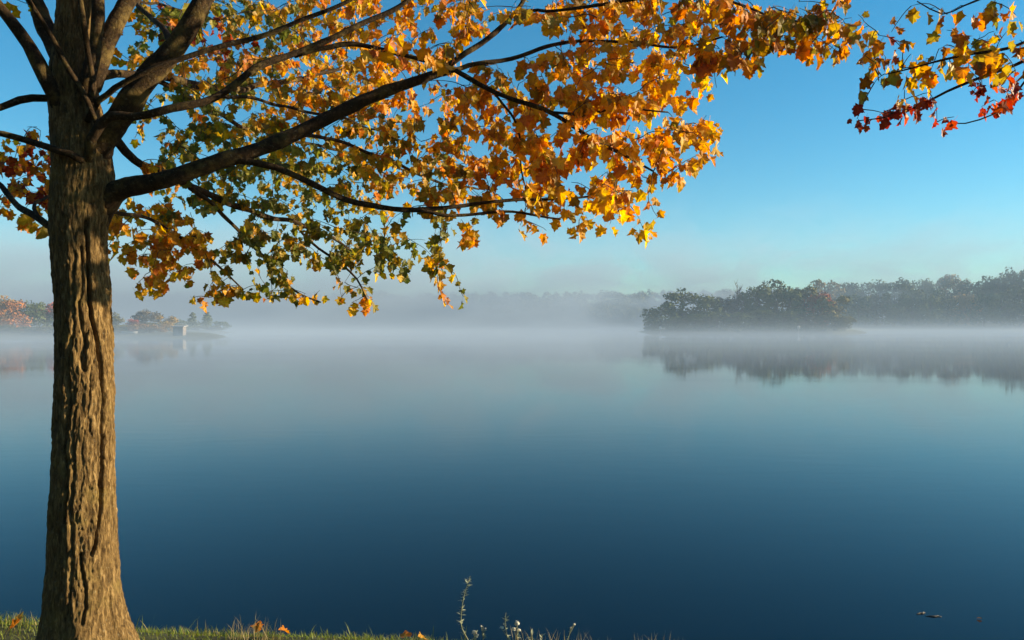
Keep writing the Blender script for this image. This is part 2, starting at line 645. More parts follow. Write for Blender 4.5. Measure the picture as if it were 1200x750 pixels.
class Tree:
    def __init__(s, root):
        s.root = root
        s.org = np.array(root.location)
        s.nodes, s.owner, s.rad = [], [], []
        s.br = []
        s.leaves = []                                 # (pos, basis 3x3, scale, colour key, colour index, shape)
        s.twigs = {}

    def branch(s, ctrl, mat=None, sides=12, wob=0.018, pts3=False):
        """ctrl: (px, py, distance, apparent diameter in px) along the branch"""
        if pts3:
            C = [(*q[:3], q[3]) for q in ctrl]
        else:
            C = [(*at(q[0], q[1], q[2]), q[3] / F * q[2] / 2) for q in ctrl]
        c = catmull(C, 0.03 if sides > 12 else 0.05)
        k = len(s.br)
        for i in range(len(c)):
            r0 = c[i, 3]
            for d in range(3):
                c[i, d] += wob * nz(c[i, 0] * 3.1, c[i, 1] * 3.1 + d * 9, c[i, 2] * 3.1, k) * (1 if i > 2 else 0)
            c[i, 3] = max(0.0022, r0 * (1 + 0.14 * nz(i * 0.35, k, 3)))
        b = MB()
        b.tube(c[:, :3] - s.org, c[:, 3], sides)
        for q in range(len(b.v)):                      # uneven bark, knuckles
            i = min(len(c) - 1, q // sides)
            v = np.array(b.v[q])
            ax = c[i, :3] - s.org
            big = c[i, 3] > 0.03
            f = 1 + (0.07 if big else 0.14) * nz(*(v * (9 if big else 22)), k) + 0.08 * nz(*(v * 60), k + 3)
            b.v[q] = tuple(ax + (v - ax) * f)
        o = b.build('branch', mat or M_LIMB, s.root, True)
        s.br.append(o)
        for i in range(0, len(c)):
            s.nodes.append(c[i, :3].copy())
            s.owner.append(k)
            s.rad.append(c[i, 3])
        return k

    def grow(s, tips, r):
        """tips: (pos, letter, nleaves, size). Each is tied by a thin twig to the nearest wood, closest first"""
        nodes = np.array(s.nodes)
        own = list(s.owner)
        P = np.array([t[0] for t in tips])
        d0 = np.array([np.min(np.sum((nodes - q) ** 2, axis=1)) for q in P])
        for i in np.argsort(d0):
            pos, letter, nl, size = tips[i]
            dv = nodes - pos
            dist = np.sqrt(np.sum(dv ** 2, axis=1))
            j = int(np.argmin(dist + 0.35 * np.maximum(0, pos[2] - nodes[:, 2] - 0.1)))
            a, b = nodes[j], pos
            ln = dist[j]
            m = max(4, int(ln / 0.035) + 2)
            sag = np.array([r.uniform(-.12, .12), r.uniform(-.12, .12), r.uniform(0.02, .22)]) * ln
            kink = np.array([r.uniform(-1, 1), r.uniform(-1, 1), r.uniform(-1, 1)]) * 0.035 * min(ln, .6)
            tt = np.linspace(0, 1, m)
            path = a + (b - a) * tt[:, None] + sag * (4 * tt * (1 - tt))[:, None] * 0.6 + kink * np.sin(tt * 9)[:, None]
            k = own[j]
            base = min(0.0062, 0.0020 + 0.0036 * ln)
            s.twigs.setdefault(k, MB()).tube(path - s.org, np.linspace(base, 0.0013, m), 4, False)
            nodes = np.vstack([nodes, path[1:]])
            own += [k] * (m - 1)
            # leaves along the outer part of the twig and at its tip
            span = min(0.36, max(0.16, ln))
            for q in range(nl):
                f = 1 - (q / nl) ** 1.3 * min(1.0, span / max(ln, 1e-3))
                x = f * (m - 1)
                i0 = min(m - 2, int(x))
                bp = path[i0] + (path[i0 + 1] - path[i0]) * (x - i0)
                s.leaf(bp, letter, size, r)

    def leaf(s, bp, letter, size, r):
        sz = size * r.choice([r.uniform(0.45, 0.8), r.uniform(0.8, 1.05), r.uniform(0.9, 1.25)])
        ang = r.uniform(0, 2 * math.pi)
        out = np.array([math.cos(ang), math.sin(ang), 0.0])
        ydir = out * r.uniform(0.15, 0.85) + np.array([0, 0, -1.0]) * r.uniform(0.35, 1.1)
        ydir /= np.linalg.norm(ydir)
        nrm = np.array([r.uniform(-1, 1) + 0.55, r.uniform(-1, 1) - 0.75, r.uniform(-0.3, 0.9)]) + out * 0.25
        nrm -= ydir * np.dot(nrm, ydir)
        nrm /= np.linalg.norm(nrm) + 1e-9
        xd = np.cross(ydir, nrm)
        ck = pick_col(letter, r)
        pos = np.asarray(bp) + ydir * 0.5 * sz + np.array([r.uniform(-1, 1), r.uniform(-1, 1), r.uniform(-.6, .3)]) * 0.028
        s.leaves.append((pos, np.stack([xd, ydir, nrm], axis=1), sz, ck, r.randrange(4), r.randrange(len(LEAFS))))

    def finish(s, limit=300):
        for k, mb in s.twigs.items():
            o = mb.build('twig', M_TWIG, s.br[k], True)
            o['kind'] = 'stuff'
        # how large each leaf shows
        score = []
        for (p, B, sz, *_r) in s.leaves:
            c = p + B[:, 1] * 0.4 * sz
            if c[1] < 0.5:
                score.append(-1)
                continue
            px, py = 600 + c[0] / c[1] * F, HOR - (c[2] - CZ) / c[1] * F
            view = c - np.array([0, 0, CZ])
            face = abs(np.dot(B[:, 2], view / np.linalg.norm(view)))
            score.append((sz / c[1]) ** 2 * (0.25 + face) if (-8 < px < 1208 and -8 < py < 758) else -1)
        order = np.argsort(-np.array(score))
        single = set(int(i) for i in order[:limit] if score[i] > 0)
        V, Fc, Cc, base = [], [], [], 0
        for i, (p, B, sz, ck, ci, si) in enumerate(s.leaves):
            if i in single:
                o = link('leaf', leaf_mesh(ck, ci, si), s.root)
                from_m = [[float(B[a, b]) * sz for b in range(3)] for a in range(3)]
                from mathutils import Matrix
                M = Matrix(from_m).to_4x4()
                M.translation = Vector([float(q) for q in (p - s.org)])
                o.matrix_local = M
            else:
                LV, LF = LEAFS[si]
                W = (LV * sz) @ B.T + p - s.org
                V.append(W)
                Fc.extend([tuple(q + base for q in f) for f in LF])
                base += len(LV)
                c = np.array(PAL[ck][ci]) * random.uniform(0.8, 1.12)
                Cc.append(leaf_cols(c, len(LV), random))
        if V:
            o = mesh_obj('foliage', np.vstack(V), Fc, M_LEAF, s.root, False, np.vstack(Cc))
            o['kind'] = 'stuff'
        return len(s.leaves), len(single)


# trunk outline: row of the photograph, left edge, right edge
OUTL = [(845, 20, 172), (800, 24, 168), (775, 29, 163), (750, 37, 156), (735, 42, 150), (715, 47, 145.5), (700, 50, 143), (675, 53, 140), (650, 55.5, 138.5), (600, 58, 136.5), (550, 60.5, 135), (500, 62, 134),
        (450, 63.5, 134), (400, 64.5, 133), (350, 64.5, 131), (300, 61, 127), (270, 58.5, 125), (245, 58.5, 124.5), (220, 60, 127), (200, 61, 131), (180, 61, 131), (160, 60, 128), (130, 58, 120),
        (100, 57, 114), (60, 62, 112), (0, 68, 112), (-80, 72, 110), (-200, 76, 106), (-330, 82, 100)]
CRACKS = [   # fissures that can be followed by eye: points (px, py), half width px, depth m
    ([(101, 262), (103, 300), (104, 345), (107, 372), (113, 400), (118, 430), (121, 470), (119.5, 510), (118, 560), (117.5, 600), (111, 632), (107.5, 642)], 2.1, 0.042),
    ([(95, 640), (97, 665), (100.5, 682), (99, 700), (96.5, 716)], 1.8, 0.032),
    ([(95, 292), (97, 330), (93, 360), (96, 392), (101, 420)], 1.5, 0.016),
    ([(118, 262), (119.5, 290), (119, 318)], 1.2, 0.016),
    ([(108, 205), (106, 222), (112, 238), (116, 252)], 1.3, 0.014),
    ([(84, 395), (80, 430), (82, 470), (77, 520), (79, 560), (76, 610)], 2.2, 0.020),
    ([(98, 392), (99, 405), (96, 420), (98, 432)], 3.0, 0.022),
    ([(88, 300), (86, 340), (88, 380), (84, 398)], 1.5, 0.012),
    ([(90, 470), (86, 500), (88, 540), (83, 590), (86, 640), (82, 690)], 1.5, 0.013),
    ([(106, 440), (103, 480), (106, 505)], 1.2, 0.010),
    ([(128, 690), (131, 715), (136, 735), (141, 750)], 1.6, 0.014),
    ([(126, 380), (127.5, 420), (126, 455)], 0.9, 0.006),
]


def seg_dist(P, A, B):
    ab = B - A
    t = np.clip(((P - A) @ ab) / (ab @ ab), 0, 1)
    return np.linalg.norm(P - (A + t[:, None] * ab), axis=1)


def build_trunk(root):
    org = np.array(root.location)
    NA, NZ = 280, 860
    rows = np.linspace(845, -330, NZ)
    o = np.array(sorted(OUTL))
    le = np.interp(rows, o[:, 0], o[:, 1])
    re = np.interp(rows, o[:, 0], o[:, 2])
    ker = np.hanning(15)
    ker /= ker.sum()
    le = np.convolve(np.pad(le, 7, 'edge'), ker, 'valid')
    re = np.convolve(np.pad(re, 7, 'edge'), ker, 'valid')
    cx, R = (le + re) / 2, (re - le) / 2 * 0.875      # seen off-axis a round trunk looks wider
    A0 = math.atan2(-(tree_x), TY)                    # the side that faces the viewer
    th = np.linspace(0, 2 * math.pi, NA, endpoint=False)
    T, RW = np.meshgrid(th, rows)
    CX = np.repeat(cx[:, None], NA, 1)
    RR = np.repeat(R[:, None], NA, 1)
    # theta 0 = towards the viewer, growing to the right
    PXf = CX + RR / 0.875 * np.sin(T)
    disp = np.zeros_like(T)
    m = TY / F
    for i in range(NZ):
        z = rows[i] * m
        rr = R[i] * m
        lowf = max(0.0, (rows[i] - 690) / 100.0)
        for j in range(NA):
            s_, c_ = math.sin(th[j]), math.cos(th[j])
            x, y = s_ * rr, c_ * rr
            a = nz(x * 26, y * 26, z * 4.2, 1)
            b = nz(x * 60, y * 60, z * 11, 2)
            c = nz(x * 8, y * 8, z * 2.0, 4)
            d = nz(x * 130, y * 130, z * 34, 6)
            ridge = 1 - abs(a) * 2.2
            plate = nz(x * 17, y * 17, z * 2.6, 9)
            e = nz(x * 95, y * 95, z * 60, 8)
            disp[i, j] = 0.0034 * ridge + 0.0046 * b + 0.007 * c + 0.0040 * d + 0.0034 * e - 0.0042 * sst(0.0, 0.05, 0.05 - abs(plate + 0.14 * b + 0.05 * e))
            da = (th[j] - 1.05 + math.pi) % (2 * math.pi) - math.pi
            dr_ = rows[i] - 224
            disp[i, j] += 0.040 * math.exp(-(da / 0.55) ** 2 - (dr_ / (24 if dr_ < 0 else 34)) ** 2)      # collar of the lowest limb
            if lowf:
                disp[i, j] += lowf * 0.030 * math.sin(th[j] * 5 + 0.6 + 2 * c)
    frontm = np.cos(T) > -0.15
    flat = np.stack([PXf[frontm], RW[frontm]], axis=1)
    cut = np.zeros(len(flat))
    jit = np.array([1.3 * nz(q[1] * 0.09, 0, q[0] * 0.02, 2) + 0.8 * nz(q[1] * 0.33, 3, 0, 5) for q in flat])
    flat[:, 0] += jit
    for pts, wd, dp in CRACKS:
        pts = np.array(pts, float)
        lo, hi = pts[:, 1].min() - 8, pts[:, 1].max() + 8
        sel = (flat[:, 1] > lo) & (flat[:, 1] < hi)
        q = flat[sel]
        d = np.min([seg_dist(q, pts[k], pts[k + 1]) for k in range(len(pts) - 1)], axis=0)
        fl = np.exp(-(d / wd) ** 2) * dp - 0.20 * dp * np.exp(-((d - 2.6 * wd) / (1.2 * wd)) ** 2)
        fl = fl * 0.75
        cut[sel] = np.maximum(cut[sel], fl) + np.minimum(0, fl)
    disp[frontm] -= cut
    rad = RR * m + disp
    X = (CX - 600) * m + rad * np.sin(T + A0)
    Y = TY - rad * np.cos(T + A0)
    Z = CZ - (RW - HOR) * m
    V = np.stack([X, Y, Z], axis=2).reshape(-1, 3) - org
    Fc = [(i * NA + j, i * NA + (j + 1) % NA, (i + 1) * NA + (j + 1) % NA, (i + 1) * NA + j) for i in range(NZ - 1) for j in range(NA)]
    Fc.append(tuple((NZ - 1) * NA + j for j in range(NA)))
    return mesh_obj('trunk', V, Fc, M_TRUNK, root, True)


tree_x = (97 - 600) / F * TY
maple = thing('maple_tree', (tree_x, TY, lawn_z(tree_x, TY)), 'big maple with fissured brown trunk, long limbs and orange, gold and green leaves', 'tree')
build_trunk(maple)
T1 = Tree(maple)
for i in range(0, 40):                                 # the trunk too carries twigs
    T1.nodes.append(at(92, 150 - i * 12, TY))
    T1.owner.append(0)
    T1.rad.append(0.08)

LIMBS = [
    # lower right main limb and its fork
    [(101, 318, 3.63, 30), (104, 290, 3.635, 40), (110, 262, 3.64, 44), (120, 240, 3.63, 43), (136, 225, 3.61, 37), (153, 219, 3.59, 31), (172, 216, 3.57, 27), (205, 207, 3.56, 26), (260, 188, 3.58, 24), (300, 175, 3.62, 23), (350, 155, 3.68, 21), (400, 129, 3.72, 20), (445, 108, 3.76, 18), (500, 88, 3.82, 14), (527, 83, 3.86, 12)],
    [(515, 85, 3.84, 9), (545, 62, 3.88, 9), (580, 37, 3.95, 8), (605, 15, 4.0, 7), (622, -15, 4.05, 6), (640, -50, 4.1, 5)],
    [(515, 86, 3.84, 7), (560, 76, 3.95, 7), (600, 69, 4.05, 6.5), (650, 54, 4.15, 6), (690, 45, 4.2, 5), (740, 50, 4.2, 4.5), (800, 57, 4.1, 4), (850, 45, 4.0, 3)],
    [(345, 66, 3.66, 7), (400, 51, 3.72, 7.5), (440, 56, 3.75, 7), (490, 70, 3.78, 7), (530, 84, 3.8, 7.5), (560, 97, 3.82, 7.5), (610, 117, 3.85, 7), (650, 137, 3.88, 7), (700, 164, 3.92, 6), (735, 186, 3.95, 4.5), (765, 203, 3.98, 3)],
    # long dark branch under the limb
    [(268, 186, 3.58, 14), (300, 191, 3.60, 11), (335, 203, 3.64, 10), (375, 220, 3.7, 9.5), (420, 236, 3.8, 9), (475, 246, 3.9, 8), (530, 245, 4.0, 6.5), (580, 238, 4.1, 5), (640, 231, 4.2, 4.5), (700, 229, 4.3, 3)],
    [(480, 246, 3.9, 5.5), (540, 251, 4.0, 5), (600, 248, 4.05, 4), (660, 256, 4.1, 3)],
    # two long branches rising to the right
    [(98, 200, 3.54, 13), (112, 168, 3.48, 15), (130, 144, 3.45, 14), (155, 144, 3.44, 12.5), (200, 131, 3.46, 12), (250, 112, 3.5, 11.5), (300, 84, 3.58, 11), (350, 62, 3.66, 10), (400, 42, 3.72, 9), (440, 22, 3.78, 8), (480, -2, 3.84, 7), (540, -40, 3.9, 5)],
    [(102, 142, 3.52, 9), (122, 108, 3.46, 9), (145, 93, 3.44, 9), (185, 77, 3.44, 9), (250, 57, 3.5, 8), (300, 41, 3.55, 8), (350, 26, 3.6, 7), (400, 9, 3.66, 6), (450, -14, 3.7, 5)],
    # thick right leader
    [(108, 190, 3.60, 40), (125, 158, 3.58, 40), (148, 125, 3.56, 38), (175, 92, 3.55, 35), (205, 58, 3.55, 32), (228, 20, 3.56, 29), (245, -15, 3.58, 26), (290, -90, 3.7, 20), (360, -190, 3.9, 12), (420, -300, 4.1, 7)],
    # dark leaders fanning up
    [(96, 120, 3.62, 34), (115, 70, 3.64, 30), (132, 35, 3.66, 26), (150, 0, 3.70, 23), (185, -70, 3.8, 18), (215, -170, 4.0, 12), (230, -290, 4.2, 7)],
    [(98, 110, 3.50, 22), (110, 60, 3.50, 20), (114, 20, 3.50, 18), (116, -20, 3.5, 17), (130, -100, 3.4, 13), (170, -220, 3.2, 8)],
    [(88, 110, 3.62, 36), (70, 65, 3.66, 30), (52, 30, 3.70, 26), (38, -5, 3.74, 23), (0, -80, 3.9, 17), (-40, -190, 4.1, 10)],
    [(92, 185, 3.62, 20), (80, 150, 3.58, 28), (62, 110, 3.50, 24), (42, 72, 3.46, 21), (20, 38, 3.44, 18), (0, 10, 3.42, 16), (-35, -50, 3.4, 13), (-90, -150, 3.3, 8)],
    # slender pale shoots in front of the trunk
    [(116, 152, 3.50, 8), (104, 122, 3.44, 8), (86, 90, 3.42, 8), (68, 58, 3.40, 8), (50, 25, 3.38, 7), (36, 0, 3.34, 7), (10, -50, 3.3, 5)],
    [(108, 140, 3.50, 9), (107, 95, 3.44, 8.5), (104, 60, 3.42, 8), (98, 25, 3.34, 8), (95, -5, 3.34, 7), (90, -70, 3.3, 5)],
    # left side
    [(75, 116, 3.56, 15), (55, 115, 3.56, 12), (25, 118, 3.5, 11), (0, 126, 3.45, 10), (-40, 130, 3.4, 7), (-100, 120, 3.4, 4)],
    [(108, 196, 3.56, 12), (94, 187, 3.49, 12), (70, 180, 3.47, 11), (40, 168, 3.45, 10), (0, 155, 3.4, 9), (-50, 150, 3.4, 6)],
    [(75, 268, 3.60, 13), (56, 264, 3.62, 11), (30, 246, 3.7, 10), (10, 228, 3.8, 8.5), (-5, 212, 3.9, 7), (-50, 190, 4.0, 5)],
    [(45, 255, 3.66, 6), (40, 240, 3.8, 5), (58, 232, 4.1, 4.5), (75, 215, 4.6, 3)],
    # rear limbs running out over the water
    [(110, 150, 3.66, 18), (138, 166, 3.74, 14), (160, 186, 3.86, 13), (190, 206, 4.05, 12.5), (222, 220, 4.3, 11), (262, 234, 4.7, 9.5), (305, 251, 5.1, 8), (345, 262, 5.5, 6.5), (385, 276, 5.8, 5), (420, 300, 6.1, 3.5)],
    [(222, 220, 4.3, 7), (250, 240, 4.5, 6), (275, 262, 4.75, 5.5), (300, 290, 5.0, 5), (325, 318, 5.2, 4), (352, 345, 5.4, 3), (375, 356, 5.5, 2.2)],
    [(345, 262, 5.5, 4.5), (365, 285, 5.5, 4), (390, 305, 5.5, 3.5), (415, 325, 5.5, 3), (432, 352, 5.5, 2.2)],
    [(118, 246, 3.62, 8), (140, 250, 3.8, 6), (170, 258, 4.1, 5.5), (200, 270, 4.4, 5), (232, 293, 4.7, 4), (262, 318, 4.9, 3), (285, 338, 5.1, 2.4)],
    [(110, 92, 3.66, 20), (135, 86, 3.75, 13), (175, 90, 4.0, 12), (215, 95, 4.3, 12), (260, 104, 4.8, 10), (310, 100, 5.4, 8), (370, 90, 6.0, 6), (430, 70, 6.5, 4)],
    [(175, 90, 4.0, 8), (230, 118, 4.6, 7), (290, 150, 5.3, 6), (350, 165, 5.9, 5), (420, 180, 6.5, 4), (480, 200, 6.9, 3)],
    [(205, 58, 3.7, 12), (190, 36, 3.9, 9), (175, 18, 4.2, 8), (163, 2, 4.5, 7), (200, -12, 4.8, 5), (250, -20, 5.2, 4)],
    [(163, 2, 4.5, 4), (190, 7, 4.7, 4), (222, 15, 5.0, 3), (265, 28, 5.4, 2.5)],
    [(330, 164, 3.66, 6), (375, 160, 3.9, 5.5), (425, 175, 4.3, 5), (470, 195, 4.7, 4.5), (510, 212, 5.1, 4), (560, 222, 5.5, 3)],
    [(250, 112, 3.5, 6), (300, 118, 3.8, 5), (350, 130, 4.2, 4.5), (400, 140, 4.6, 4), (440, 150, 5.0, 3)],
    [(640, 131, 3.88, 4), (690, 134, 3.95, 4), (730, 128, 4.0, 3.5), (780, 132, 4.0, 2.5)],
    [(575, 103, 3.84, 4), (600, 140, 4.0, 3.5), (610, 185, 4.2, 3), (618, 222, 4.3, 2.2)],
    [(605, 15, 4.0, 5), (680, 5, 4.0, 5), (760, -8, 3.9, 5), (840, 0, 3.8, 4.5), (910, 20, 3.7, 3.5), (965, 25, 3.65, 2.5)],
    # toward the sun, above the frame: the crown that shades the upper trunk
    [(92, -60, 3.45, 24), (170, -220, 3.0, 18), (300, -430, 2.6, 12), (480, -600, 2.4, 7)],
    [(92, -100, 3.45, 20), (190, -330, 3.1, 14), (370, -480, 3.0, 9), (600, -560, 2.9, 5)],
    [(92, -120, 3.5, 20), (30, -330, 3.2, 12), (-80, -480, 3.0, 6)],
    [(110, -130, 3.7, 20), (230, -260, 4.4, 12), (420, -330, 5.2, 7)],
]
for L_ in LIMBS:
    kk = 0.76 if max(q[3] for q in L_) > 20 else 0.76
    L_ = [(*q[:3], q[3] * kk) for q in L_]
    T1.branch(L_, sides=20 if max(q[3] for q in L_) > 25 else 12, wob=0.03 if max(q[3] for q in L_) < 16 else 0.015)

# leaf cover of the canopy by patches 40 px square: how dense, and which colours
DENS = [
    "100054778888873588889997620000",
    "000567778888872257888764300000",
    "000236678867886788996000000000",
    "000026777788899999997000000000",
    "540045778888999999984000000000",
    "640345777778888999730000000000",
    "210574367776553343300000000000",
    "000266656667520000000000000000",
    "000032333344310000000000000000",
    "000000000000000000000000000000",
]
TONE = [
    "OOOOGGGGMOOOOOMMOOOYDDDDDDMMMM",
    "OOOOGRRMMOOOOOMMMYYYODDDDDMMMM",
    "OOOOGOMGOOMOOOMOOOYYYOOOOOMMMM",
    "OOOOGGGMMMMMMOOOOOOOOYOOOOMMMM",
    "RROOMGGGGGMMMOOYOOOOOOOOOOMMMM",
    "RROROGGGGGMMMMYOOOYOOOOOOOMMMM",
    "OOOOOOGGGGGMMOOOYYOOOOOOOOMMMM",
    "OOOOOOMGGGGGGOOOOOOOOOOOOOMMMM",
    "OOOOOOMGGOGOGGOOOOOOOOOOOOMMMM",
    "OOOOOOOOOOOOOOOOOOOOOOOOOOOOOO",
]
SKYGAPS = [(148, 200, 26, 20), (258, 262, 26, 24), (605, 42, 40, 22), (575, 60, 30, 14), (500, 262, 26, 8), (140, 20, 22, 40), (30, 60, 40, 50), (375, 325, 18, 14), (300, 300, 8, 12), (205, 352, 14, 14), (430, 325, 20, 14), (445, 235, 12, 8)]


def canopy_depth(px, py, r):
    if px < 130:
        return r.uniform(3.9, 5.2)
    if px < 430:
        if r.random() < 0.10 and py < 220:
            return r.uniform(3.75, 4.4)
        lo, hi = 4.6, 7.0
        if py > 250:
            lo, hi = 4.6, 5.9
        if px < 300 and py > 230:
            lo, hi = 4.3, 5.2
        return r.uniform(lo, hi)
    if px < 620:
        f = (px - 430) / 190
        return r.uniform(4.3 - 0.5 * f, 6.2 - 1.2 * f)
    if px < 830:
        return r.uniform(3.7, 4.7)
    return r.uniform(3.4, 4.3)


r = random.Random(5)
tips = []
for row in range(10):
    for c in range(30):
        d = int(DENS[row][c])
        if d == 0:
            continue
        for k in range(int(d * (1.85 if c < 11 else 1.0) + r.random()) + (1 if d > 5 else 0)):
            px, py = c * 40 + r.uniform(-3, 43), row * 40 + r.uniform(-6, 40)
            if any(((px - gx) / rx) ** 2 + ((py - gy) / ry) ** 2 < 1 for gx, gy, rx, ry in SKYGAPS):
                continue
            Y = canopy_depth(px, py, r)
            cc = min(29, max(0, int((px + r.gauss(0, 12)) / 40)))
            rr_ = min(9, max(0, int((py + r.gauss(0, 12)) / 40)))
            tips.append((at(px, py - 6, Y), TONE[rr_][cc], r.randint(4, 8), 0.064 if px > 560 else (0.059 if px > 430 else 0.055)))
# single sprays at the canopy's edge, and a few inside added to shade the trunk
for px, py, Y, t, n in [(868, 68, 3.6, 'O', 2), (840, 108, 3.9, 'Y', 3), (838, 176, 3.9, 'Y', 4), (828, 140, 3.85, 'O', 6), (822, 62, 3.9, 'Y', 5), (760, 236, 4.1, 'O', 4), (722, 246, 4.1, 'O', 5), (614, 262, 4.2, 'O', 3),
                        (550, 278, 4.6, 'O', 5), (540, 262, 4.6, 'O', 4), (512, 300, 5.4, 'M', 8), (500, 310, 5.4, 'G', 7), (470, 322, 5.4, 'O', 5), (428, 352, 5.5, 'O', 7), (436, 362, 5.5, 'O', 4), (412, 360, 5.5, 'O', 3), (345, 352, 5.4, 'G', 4),
                        (375, 345, 5.5, 'O', 4), (183, 340, 4.7, 'O', 7), (176, 330, 4.7, 'Y', 6), (150, 290, 4.5, 'O', 5), (160, 318, 4.6, 'O', 2), (46, 264, 3.9, 'O', 5), (36, 262, 3.9, 'O', 3), (58, 268, 4.0, 'O', 3), (300, 340, 5.1, 'G', 5), (262, 345, 5.0, 'R', 5),
                        (250, 335, 5.0, 'G', 6), (10, 4, 3.6, 'O', 4), (505, 62, 3.62, 'O', 6), (470, 45, 3.6, 'O', 5), (440, 62, 3.62, 'O', 5), (530, 52, 3.65, 'O', 6), (420, 78, 3.6, 'Y', 4), (770, 258, 4.1, 'O', 2), (330, 330, 5.2, 'G', 5), (395, 300, 5.6, 'G', 6), (450, 285, 5.5, 'G', 6), (425, 280, 5.5, 'G', 6)]:
    tips.append((at(px, py - 5, Y), t, n, 0.066))
# crown above the frame
for k in range(330):
    a, q = r.uniform(0, 2 * math.pi), math.sqrt(r.random())
    x = tree_x + 0.9 + 2.9 * q * math.cos(a)
    y = 3.5 + 2.4 * q * math.sin(a)
    z = 3.45 + 0.10 * (y - 3.4) + r.random() ** 1.3 * 3.2 * (1.15 - q)
    if y > 0.6 and HOR - (z - CZ) / y * F > -25:
        z = CZ + (HOR + 30) / F * y + r.random() * 0.5
    tips.append((np.array([x, y, z]), r.choice('OOYMG'), 6, 0.085))
T1.grow(tips, r)
print('maple leaves', T1.finish(300))

# ------------------------------------------------------------------ the neighbour tree whose twigs reach in from the right
M2X, M2Y = 5.4, 2.5
maple2 = thing('maple_tree', (M2X, M2Y, lawn_z(M2X, M2Y) - 0.15), 'slender maple reaching in thin twigs with red and olive leaves against open sky', 'tree')
T2 = Tree(maple2)
tb = MB()
tz = np.linspace(-0.4, 6.0, 70)
tb.tube([(0.05 * math.sin(z * 1.1), 0.04 * math.cos(z), z) for z in tz], [0.15 * (1 - z / 8.5) + 0.10 * math.exp(-(z + .3) * 4) for z in tz], 24)
o = tb.build('trunk', M_TRUNK, maple2, True)


def p3(px, py, Y, dpx):
    v = at(px, py, Y)
    return (*v, dpx / F * Y / 2)


T2.branch([(M2X, M2Y, 3.3, .045), (4.5, 2.9, 3.45, .03), (3.4, 3.3, 3.2, .018), p3(1300, 35, 3.5, 6), p3(1230, 58, 3.5, 4.5), p3(1190, 76, 3.5, 4), p3(1150, 90, 3.5, 3.4), p3(1110, 107, 3.5, 3), p3(1080, 122, 3.5, 2.6), p3(1055, 132, 3.5, 2.2), p3(1030, 139, 3.5, 1.6), p3(1004, 142, 3.5, 1.3)], pts3=True, sides=8, wob=.008)
T2.branch([p3(1300, 30, 3.5, 5), p3(1220, 44, 3.45, 4), p3(1180, 56, 3.4, 3.5), p3(1140, 62, 3.4, 3), p3(1100, 72, 3.4, 2.6), p3(1070, 80, 3.4, 2), p3(1045, 86, 3.4, 1.4)], pts3=True, sides=8, wob=.008)
T2.branch([p3(1230, 58, 3.5, 4), p3(1205, 90, 3.55, 2.6), p3(1185, 118, 3.6, 2.2), p3(1165, 134, 3.6, 1.8), p3(1130, 145, 3.6, 1.5), p3(1108, 143, 3.6, 1.2)], pts3=True, sides=6, wob=.008)
T2.branch([(M2X, M2Y, 3.9, .05), (4.4, 2.8, 4.1, .03), (3.3, 3.2, 3.8, .016), p3(1330, -60, 3.4, 5), p3(1240, -25, 3.4, 4), p3(1170, -8, 3.4, 3), p3(1130, 8, 3.4, 2.2), p3(1105, 18, 3.4, 1.6), p3(1075, 2, 3.4, 1.2)], pts3=True, sides=8, wob=.008)
for a in range(7):
    an = a * 0.9 + 2.2
    T2.branch([(M2X, M2Y, 2.9 + a * .4, .04), (M2X + .8 * math.cos(an), M2Y + .8 * math.sin(an), 3.5 + a * .45, .028), (M2X + 1.7 * math.cos(an), M2Y + 1.7 * math.sin(an), 4.0 + a * .45, .012)], pts3=True, sides=8)
r = random.Random(9)
tips = []
for px, py, n, t in [(1005, 20, 3, 'D'), (1030, 44, 4, 'D'), (1012, 66, 5, 'D'), (1038, 70, 5, 'D'), (1060, 50, 4, 'R'), (1050, 88, 5, 'D'), (1075, 92, 5, 'O'), (1025, 100, 3, 'D'), (1100, 60, 6, 'D'), (1085, 72, 5, 'O'), (1110, 38, 5, 'D'), (1060, 108, 4, 'Y'), (1020, 60, 5, 'O'), (1068, 66, 6, 'O'), (1090, 88, 5, 'D'), (1125, 48, 6, 'O'), (1160, 75, 6, 'D'), (1180, 40, 6, 'O'), (1110, 20, 4, 'D'), (1035, 84, 5, 'O'), (1150, 102, 5, 'C'), (1165, 120, 4, 'C'), (1060, 120, 5, 'C'), (1040, 132, 4, 'C'), (1088, 112, 4, 'C'), (1195, 108, 5, 'C'),
                     (1140, 55, 6, 'D'), (1165, 40, 7, 'D'), (1150, 20, 5, 'D'), (1175, 65, 7, 'D'), (1195, 50, 7, 'D'), (1190, 20, 6, 'D'), (1165, 6, 4, 'D'), (1068, 10, 3, 'D'), (1095, 12, 2, 'D'), (1135, 85, 3, 'C'), (1045, 40, 3, 'R'), (1190, 85, 4, 'D'),
                     (1050, 128, 5, 'C'), (1012, 140, 3, 'C'), (1042, 137, 4, 'C'), (1118, 140, 3, 'C'), (1030, 138, 3, 'C'), (1004, 143, 2, 'C'), (1078, 120, 4, 'C'), (1095, 128, 3, 'C'), (1140, 112, 4, 'C'), (1150, 128, 4, 'C'), (1188, 100, 5, 'C'), (1190, 118, 4, 'C'), (1172, 106, 3, 'C'), (1098, 146, 2, 'C'), (1070, 132, 3, 'C'), (1120, 82, 4, 'O'), (1205, 70, 6, 'D'), (1215, 30, 6, 'D')]:
    v = at(px, py - 3, r.uniform(3.3, 3.7))
    tips.append((v, t, n, 0.048 if t == "C" else 0.062))
for k in range(110):
    a, q = r.uniform(0, 2 * math.pi), math.sqrt(r.random())
    x, y, z = M2X + 0.2 + 1.7 * q * math.cos(a), M2Y + 1.7 * q * math.sin(a), 3.6 + r.random() * 2.8 * (1.2 - q)
    tips.append((np.array([x, y, z]), r.choice('OMDR'), 6, 0.08))
T2.grow(tips, r)
print('second maple', T2.finish(290))


